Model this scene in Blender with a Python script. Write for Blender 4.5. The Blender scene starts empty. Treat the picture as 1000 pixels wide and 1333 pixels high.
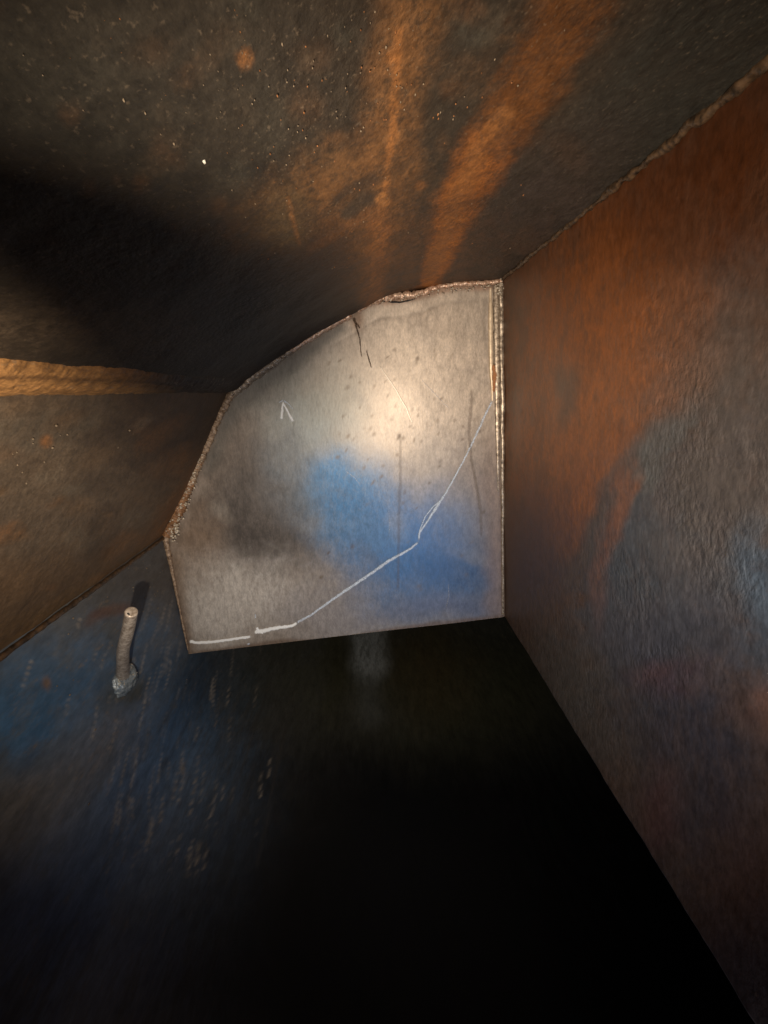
import bpy, math, random
import numpy as np
from mathutils import Vector, Matrix

random.seed(7)
SC = bpy.context.scene
COL = SC.collection

# ------------------------------------------------------------------ camera
W, H = 1000.0, 1333.0
F = 640.0                      # focal length in photograph pixels
VPU, VPV = 475.0, 509.0        # where the depth axis (+Y) of the box runs to
D = 0.64                       # distance camera -> welded plate, metres
pitch = math.atan((H / 2 - VPV) / F)
yaw = math.atan((W / 2 - VPU) / F * math.cos(pitch))
cam_d = bpy.data.cameras.new("camera")
cam = bpy.data.objects.new("camera", cam_d)
COL.objects.link(cam)
cam.location = (0, 0, 0)
cam.rotation_euler = (math.pi / 2 - pitch, 0, -yaw)
cam_d.sensor_fit = 'VERTICAL'
cam_d.sensor_height = 32.0
cam_d.lens = F / H * 32.0
cam_d.clip_start = 0.005
cam_d.clip_end = 50
SC.camera = cam

# ------------------------------------------------------------------ world, lamps, exposure
world = bpy.data.worlds.new("World")
SC.world = world
world.use_nodes = True
bg = world.node_tree.nodes["Background"]
bg.inputs[0].default_value = (0.6, 0.6, 0.7, 1)
bg.inputs[1].default_value = 0.003
SC.view_settings.view_transform = 'Standard'
SC.view_settings.look = 'None'
SC.view_settings.exposure = 0
SC.view_settings.gamma = 1

LAMP = Vector((-0.036, 0.0, -0.070))       # the torch held just under the lens


def spot(name, loc, target, energy, col, size, blend, radius):
    l = bpy.data.lights.new(name, 'SPOT')
    l.energy = energy; l.color = col; l.spot_size = math.radians(size)
    l.spot_blend = blend; l.shadow_soft_size = radius
    o = bpy.data.objects.new(name, l); COL.objects.link(o)
    o.location = loc
    o.rotation_euler = (Vector(target) - Vector(loc)).to_track_quat('-Z', 'Y').to_euler()
    return o


spot("torch_lamp", LAMP, (0.04, D, -0.05), 13.0, (1.0, 0.85, 0.68), 116, 1.0, 0.003)
# daylight from the opening behind and below the photographer
ad = bpy.data.lights.new("opening_daylight", 'AREA')
ad.shape = 'DISK'; ad.size = 0.20; ad.energy = 0.26; ad.color = (0.45, 0.66, 1.0); ad.spread = math.radians(75)
ao = bpy.data.objects.new("opening_daylight", ad); COL.objects.link(ao)
ao.location = (0.16, -0.10, -0.40)
ao.rotation_euler = (Vector((0.05, D, -0.20)) - Vector(ao.location)).to_track_quat('-Z', 'Y').to_euler()

# ------------------------------------------------------------------ projection helpers
RM = cam.rotation_euler.to_matrix()
RMn = np.array(RM)


def ray(u, v):
    return (RM @ Vector(((u - W / 2) / F, (H / 2 - v) / F, -1.0)))


def on_plate(u, v, dy=0.0):
    """point of the plate plane (Y = D + dy) seen at photograph position u, v"""
    r = ray(u, v)
    return r * ((D + dy) / r.y)


def on_plane(u, v, p0, n):
    r = ray(u, v)
    return r * (p0.dot(n) / r.dot(n))


def proj(P):
    q = P @ RMn
    z = np.maximum(-q[:, 2], 0.02)
    return W / 2 + F * q[:, 0] / z, H / 2 - F * q[:, 1] / z


# ------------------------------------------------------------------ numpy noise
def _h(ix, iy, iz, seed):
    n = (ix * 374761393 + iy * 668265263 + iz * 2147483647 + seed * 1274126177) & 0xFFFFFFFF
    n = ((n ^ (n >> 13)) * 1274126177) & 0xFFFFFFFF
    n = (n ^ (n >> 16)) & 0xFFFFFFFF
    return n / 4294967295.0


def vnoise(P, scale, seed=0):
    Q = P * scale
    I = np.floor(Q).astype(np.int64); f = Q - I
    f = f * f * (3 - 2 * f)
    r = 0
    for a in (0, 1):
        wx = f[:, 0] if a else 1 - f[:, 0]
        for b in (0, 1):
            wy = f[:, 1] if b else 1 - f[:, 1]
            for c in (0, 1):
                wz = f[:, 2] if c else 1 - f[:, 2]
                r = r + wx * wy * wz * _h(I[:, 0] + a, I[:, 1] + b, I[:, 2] + c, seed)
    return r * 2 - 1


def fbm(P, scale, octv=4, seed=0, gain=0.5):
    r = 0; a = 1; t = 0
    for k in range(octv):
        r = r + a * vnoise(P, scale * 2.03 ** k, seed + k * 17)
        t += a; a *= gain
    return r / t


def sstep(a, b, x):
    t = np.clip((x - a) / (b - a), 0, 1)
    return t * t * (3 - 2 * t)


# ------------------------------------------------------------------ stains: shapes of rust, scale and blue tint, with some light and shade painted in
def stains_and_shade(P, base, marks, seed=0, warp=26, thin=1.0):
    u, v = proj(P)
    Q = np.stack([u, v, np.zeros_like(u)], 1)
    du = fbm(Q, 1 / 90., 4, seed + 5) * warp; dv = fbm(Q, 1 / 90., 4, seed + 9) * warp
    grain = fbm(Q, 1 / 20., 5, seed + 3, 0.75)
    c = np.tile(np.array(base, float), (len(P), 1))
    for m in marks:
        kind, geo, soft, col, alpha, rag = m[:6]
        wf = m[6] if len(m) > 6 else 1.0
        x = u + du * wf; y = v + dv * wf
        if kind == 'e':                       # ellipse cx cy rx ry angle
            cx, cy, rx, ry, an = geo
            a = math.radians(an)
            X = (x - cx) * math.cos(a) + (y - cy) * math.sin(a)
            Y = -(x - cx) * math.sin(a) + (y - cy) * math.cos(a)
            d = np.sqrt((X / rx) ** 2 + (Y / ry) ** 2)
            d = d + grain * rag
            mk = 1 - sstep(1 - soft, 1 + soft, d)
        elif kind == 'l':                     # streak: list of (x, y, halfwidth)
            mk = np.zeros(len(P))
            for (x1, y1, w1), (x2, y2, w2) in zip(geo[:-1], geo[1:]):
                ex, ey = x2 - x1, y2 - y1
                t = np.clip(((x - x1) * ex + (y - y1) * ey) / (ex * ex + ey * ey), 0, 1)
                dd = np.hypot(x - x1 - t * ex, y - y1 - t * ey) / (w1 + (w2 - w1) * t)
                dd = dd + grain * rag
                mk = np.maximum(mk, 1 - sstep(1 - soft, 1 + soft, dd))
        elif kind == 'p':                     # half plane past line (x1,y1)-(x2,y2), left side, soft in px
            x1, y1, x2, y2 = geo
            ex, ey = x2 - x1, y2 - y1; L = math.hypot(ex, ey)
            dd = ((x - x1) * ey - (y - y1) * ex) / L + grain * rag * 40
            mk = sstep(-soft, soft, dd)
        mk = (mk * alpha * (thin if max(col) > max(base) * 1.15 else 1 - (1 - thin) * (0.4 if max(col) > 0.04 else 0.0)))[:, None]
        c = c * (1 - mk) + np.array(col)[None] * mk
    return np.clip(c, 0.001, 1)


# ------------------------------------------------------------------ mesh helpers
def link(name, me, mat=None, parent=None):
    o = bpy.data.objects.new(name, me)
    COL.objects.link(o)
    if mat: me.materials.append(mat)
    if parent: o.parent = parent
    return o


def mesh_np(name, V, Fc, smooth=True):
    me = bpy.data.meshes.new(name)
    me.from_pydata(V.tolist() if hasattr(V, 'tolist') else V, [], Fc.tolist() if hasattr(Fc, 'tolist') else Fc)
    if smooth:
        me.polygons.foreach_set('use_smooth', [True] * len(me.polygons))
    me.update()
    return me


def set_col(me, name, C):
    a = me.color_attributes.new(name, 'FLOAT_COLOR', 'POINT')
    a.data.foreach_set('color', np.concatenate([C, np.ones((len(C), 1))], 1).astype(np.float32).ravel())


def two_layers(me, V, base, marks, seed, warp):
    """full stains and a thinner version: the material breaks them up grain by grain"""
    set_col(me, 'stain_and_shade', stains_and_shade(V, base, marks, seed, warp))
    set_col(me, 'stain_and_shade_b', stains_and_shade(V, base, marks, seed, warp, 0.42))


def set_f(me, name, v):
    a = me.attributes.new(name, 'FLOAT', 'POINT')
    a.data.foreach_set('value', v.astype(np.float32))


def grid_faces(n, m):
    i = np.arange(n * m).reshape(n, m)
    return np.stack([i[:-1, :-1].ravel(), i[1:, :-1].ravel(), i[1:, 1:].ravel(), i[:-1, 1:].ravel()], 1)


def resample(pts, n, smooth_it=0):
    p = np.array(pts, float)
    def rs(p, n):
        s = np.concatenate([[0], np.cumsum(np.linalg.norm(np.diff(p, axis=0), axis=1))])
        q = np.linspace(0, s[-1], n)
        return np.stack([np.interp(q, s, p[:, k]) for k in range(p.shape[1])], 1)
    p = rs(p, n)
    for _ in range(smooth_it):
        p[1:-1] = 0.5 * p[1:-1] + 0.25 * (p[:-2] + p[2:])
    return rs(p, n)


def sheet(profile, y_near, y_far, n, m, disp=0.0012, dscale=14, seed=0, thick=0.008, inward=None, smooth_it=0, rim=0):
    """a rolled steel sheet: profile (X, Z) carried along the depth axis, with thickness"""
    pr = resample(profile, n, smooth_it)
    ty = np.geomspace(y_near, y_far, m) if y_near > 0 else None
    if ty is None:
        ty = np.concatenate([np.linspace(y_near, 0.06, 12)[:-1], np.geomspace(0.06, y_far, m - 11)])
    X = np.repeat(pr[:, 0], len(ty)); Z = np.repeat(pr[:, 1], len(ty)); Y = np.tile(ty, n)
    P = np.stack([X, Y, Z], 1)
    t = np.gradient(pr, axis=0); t /= np.linalg.norm(t, axis=1)[:, None]
    nn = np.stack([-t[:, 1], t[:, 0]], 1)
    c = np.array(inward)
    mid = pr[len(pr) // 2]
    if np.dot(nn[len(pr) // 2], c - mid) < 0: nn = -nn
    N = np.stack([np.repeat(nn[:, 0], len(ty)), np.zeros(len(X)), np.repeat(nn[:, 1], len(ty))], 1)
    dd = fbm(P, dscale, 3, seed) * disp
    P2 = P + N * dd[:, None]
    A = P2; B = P - N * thick
    V = np.concatenate([A, B])
    Fa = grid_faces(n, len(ty)); Fb = Fa[:, ::-1] + len(A)
    i = np.arange(len(A)).reshape(n, len(ty)); k = len(A)
    E = []
    for line in (i[0, :], i[-1, ::-1], i[::-1, 0], i[:, -1]):
        for a, b in zip(line[:-1], line[1:]): E.append((a, b, b + k, a + k))
    Fc = np.concatenate([Fa, Fb, np.array(E)])
    return V, Fc, N, len(A)


def tube_rough(pts, rad, n_len, n_ring=12, lump=0.35, lscale=140, ripple=0.0, rip_n=60, seed=0, flat=1.0, cap=True, lstr=(1, 1, 1)):
    p = resample(pts, n_len)
    T = np.gradient(p, axis=0); T /= np.linalg.norm(T, axis=1)[:, None]
    up = np.array([0.13, 1.0, 0.07]) if abs(T[:, 1]).mean() < 0.8 else np.array([1.0, 0.1, 0.2])
    A = np.cross(T, up); A /= np.linalg.norm(A, axis=1)[:, None]
    B = np.cross(T, A)
    rr = np.interp(np.linspace(0, 1, n_len), np.linspace(0, 1, len(rad)), rad)
    th = np.linspace(0, 2 * math.pi, n_ring, endpoint=False)
    V = (p[:, None, :] + rr[:, None, None] * (np.cos(th)[None, :, None] * A[:, None, :] + flat * np.sin(th)[None, :, None] * B[:, None, :]))
    base = np.repeat(p[:, None, :], n_ring, 1).reshape(-1, 3)
    V = V.reshape(-1, 3)
    s = np.repeat(np.linspace(0, 1, n_len), n_ring)
    k = 1 + lump * fbm(V * np.array(lstr), lscale, 3, seed, 0.6) + ripple * np.abs(np.sin(s * rip_n * math.pi)) - ripple * 0.5
    k = np.maximum(k, 0.25)
    V = base + (V - base) * k[:, None]
    F_ = []
    for a in range(n_len - 1):
        for b in range(n_ring):
            c = (b + 1) % n_ring
            F_.append((a * n_ring + b, a * n_ring + c, (a + 1) * n_ring + c, (a + 1) * n_ring + b))
    if cap:
        F_.append(tuple(range(n_ring))[::-1]); F_.append(tuple((n_len - 1) * n_ring + b for b in range(n_ring)))
    return V, F_


def beads(name, pts, mat, parent, seed=0, shift=None):
    """many tiny solidified droplets joined in one mesh: pts = (point, radius, stretch vector or None)"""
    import bmesh
    t = bmesh.new(); bmesh.ops.create_icosphere(t, subdivisions=1, radius=1)
    bv = np.array([v.co[:] for v in t.verts]); bf = np.array([[v.index for v in f.verts] for f in t.faces]); t.free()
    V = []; Fc = []; k = 0
    for j, (p, r, sv) in enumerate(pts):
        q = bv * r * (1 + 0.3 * vnoise(bv * 1.0 + j * 3.1, 1.3, seed)[:, None])
        if sv is not None:
            s = np.array(sv); q = q + (bv @ (s / np.linalg.norm(s)))[:, None] * s[None] * 1.0
        V.append(q + np.array(p)); Fc.append(bf + k); k += len(bv)
    V = np.concatenate(V)
    if shift: V[:, 1] += shift(V)
    me = mesh_np(name, V, np.concatenate(Fc))
    o = link(name, me, mat, parent); o['kind'] = 'stuff'
    return o


# ------------------------------------------------------------------ materials
def nodes_mat(name):
    m = bpy.data.materials.new(name); m.use_nodes = True
    nt = m.node_tree; b = nt.nodes['Principled BSDF']
    return m, nt, b


def noise_n(nt, scale, detail=4, rough=0.6, vec=None):
    n = nt.nodes.new('ShaderNodeTexNoise'); n.inputs['Scale'].default_value = scale
    n.inputs['Detail'].default_value = detail; n.inputs['Roughness'].default_value = rough
    if vec is None:
        tc = nt.nodes.new('ShaderNodeTexCoord'); vec = tc.outputs['Object']
    nt.links.new(vec, n.inputs['Vector'])
    return n.outputs['Fac']


def ramp(nt, fac, stops):
    r = nt.nodes.new('ShaderNodeValToRGB')
    while len(r.color_ramp.elements) < len(stops): r.color_ramp.elements.new(0.5)
    for e, (p, c) in zip(r.color_ramp.elements, stops):
        e.position = p; e.color = (c, c, c, 1) if not hasattr(c, '__len__') else (*c, 1)
    nt.links.new(fac, r.inputs[0])
    return r.outputs[0]


def mth(nt, op, a, b=None):
    n = nt.nodes.new('ShaderNodeMath'); n.operation = op
    for k, x in enumerate((a, b)):
        if x is None: continue
        if isinstance(x, (int, float)): n.inputs[k].default_value = x
        else: nt.links.new(x, n.inputs[k])
    return n.outputs[0]


def mixc(nt, mode, fac, a, b):
    n = nt.nodes.new('ShaderNodeMix'); n.data_type = 'RGBA'; n.blend_type = mode
    for k, x in ((0, fac), (6, a), (7, b)):
        if isinstance(x, (int, float)): n.inputs[k].default_value = x
        elif isinstance(x, tuple): n.inputs[k].default_value = (*x, 1)
        else: nt.links.new(x, n.inputs[k])
    return n.outputs[2]


def stretched(nt, sx, sy, sz):
    tc = nt.nodes.new('ShaderNodeTexCoord'); mp = nt.nodes.new('ShaderNodeMapping')
    mp.inputs['Scale'].default_value = (sx, sy, sz)
    nt.links.new(tc.outputs['Object'], mp.inputs['Vector'])
    return mp.outputs[0]


def steel(name, rough=0.6, metal=0.0, spec=0.4, fine=300, fine_amt=0.35, grit=90, bump=0.4, bdist=0.001,
          speck=0.0, bumps=None, stretch=(1, 0.45, 1), rvar=0.18, patch=150, sp_scale=260):
    m, nt, b = nodes_mat(name)
    at = nt.nodes.new('ShaderNodeAttribute'); at.attribute_name = 'stain_and_shade'
    ag = nt.nodes.new('ShaderNodeAttribute'); ag.attribute_name = 'coarse'
    vs = stretched(nt, *stretch)
    f1 = noise_n(nt, fine, 5, 0.7, vs)
    f2 = noise_n(nt, grit, 5, 0.65, vs)
    ab = nt.nodes.new('ShaderNodeAttribute'); ab.attribute_name = 'stain_and_shade_b'
    pm = mth(nt, 'ADD', mth(nt, 'MULTIPLY', noise_n(nt, patch, 6, 0.75, vs), 0.6), mth(nt, 'MULTIPLY', noise_n(nt, patch * 0.3, 4, 0.6, vs), 0.4))
    cc_ = mixc(nt, 'MIX', ramp(nt, pm, [(0.44, 0.0), (0.53, 1.0)]), ab.outputs['Color'], at.outputs['Color'])
    c = mixc(nt, 'MULTIPLY', 1.0, cc_, ramp(nt, f1, [(0.3, 1 - fine_amt), (0.7, 1 + 0 * fine_amt)]))
    c = mixc(nt, 'MULTIPLY', 1.0, c, ramp(nt, f2, [(0.34, 1 - fine_amt * 0.9), (0.62, 1.0)]))
    if speck:
        f3 = noise_n(nt, sp_scale, 4, 0.6, vs)
        s = ramp(nt, f3, [(0.60, 0), (0.70, speck)])
        s = mth(nt, 'MULTIPLY', s, ag.outputs['Fac'])
        c = mixc(nt, 'MIX', s, c, (0.24, 0.175, 0.115))
    nt.links.new(c, b.inputs['Base Color'])
    r = mth(nt, 'ADD', mth(nt, 'MULTIPLY', mth(nt, 'SUBTRACT', f2, 0.5), rvar * 2), rough)
    nt.links.new(r, b.inputs['Roughness'])
    b.inputs['Metallic'].default_value = metal
    b.inputs['Specular IOR Level'].default_value = spec
    hsum = mth(nt, 'ADD', mth(nt, 'MULTIPLY', f1, 0.35), mth(nt, 'MULTIPLY', noise_n(nt, bumps or grit * 1.6, 3, 0.5, vs), 1.0))
    hh = mth(nt, 'MULTIPLY', hsum, ag.outputs['Fac'])
    bp = nt.nodes.new('ShaderNodeBump'); bp.inputs['Strength'].default_value = bump
    bp.inputs['Distance'].default_value = bdist
    nt.links.new(hh, bp.inputs['Height']); nt.links.new(bp.outputs[0], b.inputs['Normal'])
    return m


def plain(name, c1, c2, rough=0.5, metal=0.0, scale=200, bump=0.3, bdist=0.0006, spec=0.5):
    m, nt, b = nodes_mat(name)
    f = noise_n(nt, scale, 5, 0.65)
    r = nt.nodes.new('ShaderNodeValToRGB')
    r.color_ramp.elements[0].position = 0.35; r.color_ramp.elements[0].color = (*c1, 1)
    r.color_ramp.elements[1].position = 0.65; r.color_ramp.elements[1].color = (*c2, 1)
    nt.links.new(f, r.inputs[0]); nt.links.new(r.outputs[0], b.inputs['Base Color'])
    b.inputs['Roughness'].default_value = rough; b.inputs['Metallic'].default_value = metal
    b.inputs['Specular IOR Level'].default_value = spec
    bp = nt.nodes.new('ShaderNodeBump'); bp.inputs['Strength'].default_value = bump
    bp.inputs['Distance'].default_value = bdist
    nt.links.new(noise_n(nt, scale * 1.4, 4, 0.6), bp.inputs['Height']); nt.links.new(bp.outputs[0], b.inputs['Normal'])
    return m


def chalk_mat(name, col, cover, scale=900, rough=0.9, contrast=2.4):
    """a dry mark: flecks of pigment that let the steel show between them"""
    m, nt, b = nodes_mat(name)
    b.inputs['Base Color'].default_value = (*col, 1); b.inputs['Roughness'].default_value = rough
    b.inputs['Specular IOR Level'].default_value = 0.1
    f = noise_n(nt, scale, 3, 0.7)
    a = nt.nodes.new('ShaderNodeAttribute'); a.attribute_name = 'body'
    k = mth(nt, 'ADD', mth(nt, 'MULTIPLY', mth(nt, 'SUBTRACT', f, 0.5), contrast), mth(nt, 'MULTIPLY', a.outputs['Fac'], cover * 1.4))
    n = nt.nodes.new('ShaderNodeClamp'); nt.links.new(k, n.inputs[0])
    nt.links.new(mth(nt, 'MULTIPLY', n.outputs[0], a.outputs['Fac']), b.inputs['Alpha'])
    return m


M_plate = steel('bare_plate_steel', patch=420, rough=0.42, metal=0.22, spec=0.45, fine=620, fine_amt=0.32, grit=170, bump=0.22,
                bdist=0.0005, stretch=(1, 1, 0.45), rvar=0.10)
M_ceil = steel('scaly_rusty_steel', rough=0.66, fine=600, fine_amt=0.42, grit=170, bump=0.8, bdist=0.0016, speck=0.40, spec=0.35, stretch=(1, 0.6, 1), rvar=0.1, sp_scale=620)
M_left = steel('brown_scaled_steel', rough=0.66, fine=600, fine_amt=0.35, grit=190, bump=0.6, bdist=0.0012, speck=0.35, spec=0.3, stretch=(1, 0.7, 1), rvar=0.1, sp_scale=620)
M_low = steel('dark_blued_steel', rough=0.55, spec=0.2, fine=420, fine_amt=0.30, grit=120, bump=0.35, bdist=0.001, speck=0.35, stretch=(1, .22, .6))
M_right = steel('pitted_rust_steel', rough=0.48, fine=420, fine_amt=0.35, grit=160, bump=0.9, bdist=0.0026, bumps=330, stretch=(1, 0.85, 0.6), patch=90)
M_floor = steel('sooty_floor_steel', rough=0.45, fine=60, fine_amt=0.5, grit=18, bump=0.1, bdist=0.001, stretch=(1, .1, 1))
M_weld = plain('weld_metal', (0.14, 0.10, 0.07), (0.55, 0.45, 0.34), rough=0.38, metal=0.5, scale=260, bump=0.5)
M_weld_rust = plain('rusty_weld_metal', (0.10, 0.045, 0.02), (0.36, 0.19, 0.09), rough=0.55, metal=0.15, scale=220, bump=0.6)
M_weld_dark = plain('dark_weld_metal', (0.018, 0.011, 0.006), (0.12, 0.068, 0.034), rough=0.5, metal=0.1, scale=220, bump=0.6)
M_weld_brown = plain('brown_weld_metal', (0.12, 0.07, 0.04), (0.42, 0.30, 0.20), rough=0.5, metal=0.15, scale=260, bump=0.5)
M_weld_warm = plain('peach_weld_metal', (0.26, 0.12, 0.06), (0.72, 0.52, 0.38), rough=0.35, metal=0.3, scale=300, bump=0.6)
M_crust = plain('pale_weld_slag', (0.20, 0.14, 0.09), (0.75, 0.66, 0.52), rough=0.4, metal=0.2, scale=420, bump=0.6)
M_rod = plain('dull_rod_steel', (0.20, 0.15, 0.11), (0.58, 0.50, 0.42), rough=0.42, metal=0.25, scale=300, bump=0.3)
M_blob = plain('blued_weld_blob', (0.09, 0.12, 0.15), (0.36, 0.40, 0.42), rough=0.4, metal=0.3, scale=180, bump=0.5)
M_spat = plain('weld_spatter', (0.10, 0.075, 0.05), (0.28, 0.21, 0.14), rough=0.6, scale=300, spec=0.25)
M_spat_o = plain('rust_flecks', (0.14, 0.055, 0.02), (0.30, 0.13, 0.05), rough=0.7, scale=300, spec=0.2)
M_chip = plain('pale_chip', (0.6, 0.56, 0.48), (0.8, 0.77, 0.68), rough=0.5, scale=300)
M_hole = plain('bore_black', (0.01, 0.009, 0.008), (0.02, 0.018, 0.015), rough=0.8)
M_chalk = chalk_mat('soapstone_mark', (0.88, 0.88, 0.86), 0.95)
M_chalk_thin = chalk_mat('thin_soapstone_mark', (0.68, 0.75, 0.84), 0.50)
M_chalk_warm = chalk_mat('warm_soapstone_mark', (0.85, 0.66, 0.46), 0.95)
M_run = chalk_mat('dried_run', (0.22, 0.175, 0.14), 0.22, 300, contrast=0.35)
for _m in (M_chalk_warm,):
    _b = _m.node_tree.nodes['Principled BSDF']; _b.inputs['Metallic'].default_value = 0.25
    _b.inputs['Roughness'].default_value = 0.42; _b.inputs['Specular IOR Level'].default_value = 0.5; _b.inputs['Base Color'].default_value = (1.0, 0.90, 0.74, 1)
M_scr = chalk_mat('dark_scratch', (0.08, 0.05, 0.03), 0.55)


def thing(name, label, cat, loc=(0, 0, 0), group=None):
    o = bpy.data.objects.new(name, None); COL.objects.link(o)
    o.location = loc; o.empty_display_size = 0.02
    o['label'] = label; o['category'] = cat
    if group: o['group'] = group
    return o


# ------------------------------------------------------------------ palette (real surface colours)
SCALE = (0.056, 0.040, 0.026); SCALE_G = (0.026, 0.026, 0.020); BROWN = (0.115, 0.068, 0.038)
RUST = (0.31, 0.10, 0.020); RUSTB = (0.42, 0.17, 0.05); REDR = (0.33, 0.098, 0.018)
GREY = (0.058, 0.075, 0.098); BLUE = (0.030, 0.060, 0.125); NAVY = (0.018, 0.030, 0.055); SOOT = (0.016, 0.012, 0.010)


def uv2(u, v):
    p = on_plate(u, v); return (p.x, p.z)


# plate outline in the photograph, from the lower right corner round the right side, top and left
OUT = [(657, 803), (655, 600), (652, 366), (600, 368), (572, 371), (556, 380), (545, 385), (515, 387), (492, 388), (474, 398),
       (461, 408), (430, 424), (400, 441), (372, 460), (335, 484), (303, 508), (284, 540), (269, 578), (250, 622),
       (230, 664), (214, 700), (220, 732), (233, 790), (246, 851)]
CEN = (on_plate(450, 620).x, on_plate(450, 620).z)

# ================================================================== ceiling
ceil_prof = [uv2(*q) for q in [(653, 364), (600, 367), (556, 374), (505, 386), (461, 408), (400, 441), (350, 473), (301, 509)]]
V, Fc, N, na = sheet(ceil_prof, -0.12, D + 0.012, 330, 300, disp=0.0022, dscale=22, seed=3, inward=CEN, smooth_it=260)
P = V[:na]
me = mesh_np('ceiling', V, Fc)
mk = [
    ('e', (80, 120, 260, 150, 0), 0.9, SCALE_G, 0.7, 0.2),
    ('e', (300, 90, 160, 110, 20), 0.8, (0.060, 0.045, 0.032), 0.6, 0.3),
    ('e', (880, 90, 230, 190, -30), 0.9, (0.042, 0.042, 0.034), 0.85, 0.2),
    ('e', (690, 270, 130, 70, -40), 0.9, (0.075, 0.055, 0.045), 0.8, 0.3),
    ('e', (430, 265, 105, 60, -20), 0.7, (0.25, 0.115, 0.040), 0.8, 0.5),
    ('e', (520, 330, 120, 60, 0), 0.8, (0.20, 0.090, 0.036), 0.8, 0.5),
    ('e', (370, 300, 40, 45, 0), 0.5, (0.15, 0.10, 0.05), 0.75, 0.4),
    ('e', (150, 90, 260, 130, 0), 0.9, (0.036, 0.029, 0.020), 0.6, 0.4),
    ('l', [(560, -60, 46), (515, 110, 30), (505, 200, 34), (490, 300, 26), (482, 380, 16)], 0.75, (0.25, 0.115, 0.042), 0.9, 0.35, 0.5),
    ('l', [(770, -40, 50), (700, 90, 36), (640, 190, 32), (598, 265, 26), (556, 372, 12)], 0.5, RUST, 0.85, 0.35, 0.35),
    ('l', [(630, 200, 26), (590, 270, 22), (556, 372, 10)], 0.8, (0.44, 0.15, 0.030), 0.75, 0.4, 0.4),
    ('l', [(780, -60, 70), (700, 90, 50), (665, 150, 40)], 0.9, (0.11, 0.048, 0.014), 0.6, 0.3, 0.4),
    ('l', [(582, 310, 15), (556, 378, 10)], 0.8, (0.62, 0.21, 0.04), 0.8, 0.4, 0.2),
    ('l', [(496, 290, 14), (487, 392, 11)], 0.9, (0.42, 0.16, 0.045), 0.75, 0.5, 0.2),
    ('l', [(655, 150, 12), (600, 250, 14), (560, 350, 8)], 0.7, (0.36, 0.15, 0.045), 0.6, 0.5, 0.5),
    ('l', [(520, 40, 5), (508, 180, 5), (500, 262, 5), (488, 330, 3), (486, 372, 3)], 0.8, RUSTB, 0.85, 0.8, 0.25),
    ('l', [(502, 262, 7), (455, 300, 7), (405, 330, 5)], 0.8, (0.34, 0.145, 0.05), 0.75, 0.6, 0.4),
    ('l', [(490, 235, 6), (440, 262, 5)], 0.8, (0.045, 0.034, 0.026), 0.7, 0.5, 0.6),
    ('l', [(478, 262, 14), (455, 280, 8)], 0.6, (0.05, 0.045, 0.035), 0.75, 0.4, 0.6),
    ('l', [(372, 262, 3), (380, 290, 3), (390, 320, 3)], 0.8, RUSTB, 0.6, 0.7, 0.3),
    ('e', (318, 77, 10, 12, 0), 0.5, RUSTB, 0.8, 0.5, 0.2), ('e', (514, 74, 8, 9, 0), 0.5, RUSTB, 0.9, 0.5, 0.2),
    ('e', (499, 258, 8, 9, 0), 0.5, (0.6, 0.26, 0.08), 0.9, 0.5, 0.1), ('e', (620, 200, 8, 14, 20), 0.6, RUSTB, 0.6, 0.5, 0.3),
    ('e', (548, 240, 8, 6, 0), 0.5, RUSTB, 0.6, 0.5, 0.3),
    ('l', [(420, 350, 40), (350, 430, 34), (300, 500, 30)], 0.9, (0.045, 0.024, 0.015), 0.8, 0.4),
    ('e', (180, 330, 230, 60, 20), 0.8, (0.024, 0.011, 0.006), 0.85, 0.2),  # this and the next mark paint the cast shadow wedge into the colour
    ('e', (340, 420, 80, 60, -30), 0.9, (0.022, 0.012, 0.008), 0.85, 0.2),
    ('e', (40, 425, 150, 34, 5), 0.9, (0.16, 0.11, 0.068), 0.9, 0.4),  # lit band below the shadow, painted in as a lighter tone
]
rs = random.Random(71)
for k in range(90):                                   # mottled patches of old rust and bare scale
    uu = rs.uniform(180, 760) if k % 6 else rs.uniform(-20, 180); vv = rs.uniform(0, 340); w_ = rs.uniform(5, 26)
    mk.insert(3, ('e', (uu, vv, w_, w_ * rs.uniform(.6, 1.6), rs.uniform(0, 90)), 0.7,
              rs.choice([(0.13, 0.070, 0.034), (0.10, 0.068, 0.042), (0.030, 0.024, 0.019), (0.085, 0.075, 0.055), (0.17, 0.08, 0.035)]), rs.uniform(.3, .7), 0.7, 0.4))
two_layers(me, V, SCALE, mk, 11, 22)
u_, v_ = proj(V)
set_f(me, 'coarse', 0.55 + 0.45 * sstep(-0.3, 0.5, fbm(V, 16, 2, 8)))
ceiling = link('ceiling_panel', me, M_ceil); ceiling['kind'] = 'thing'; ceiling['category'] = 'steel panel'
ceiling['label'] = 'dark scaly steel panel overhead with two orange rust streaks above the bright plate'

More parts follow.
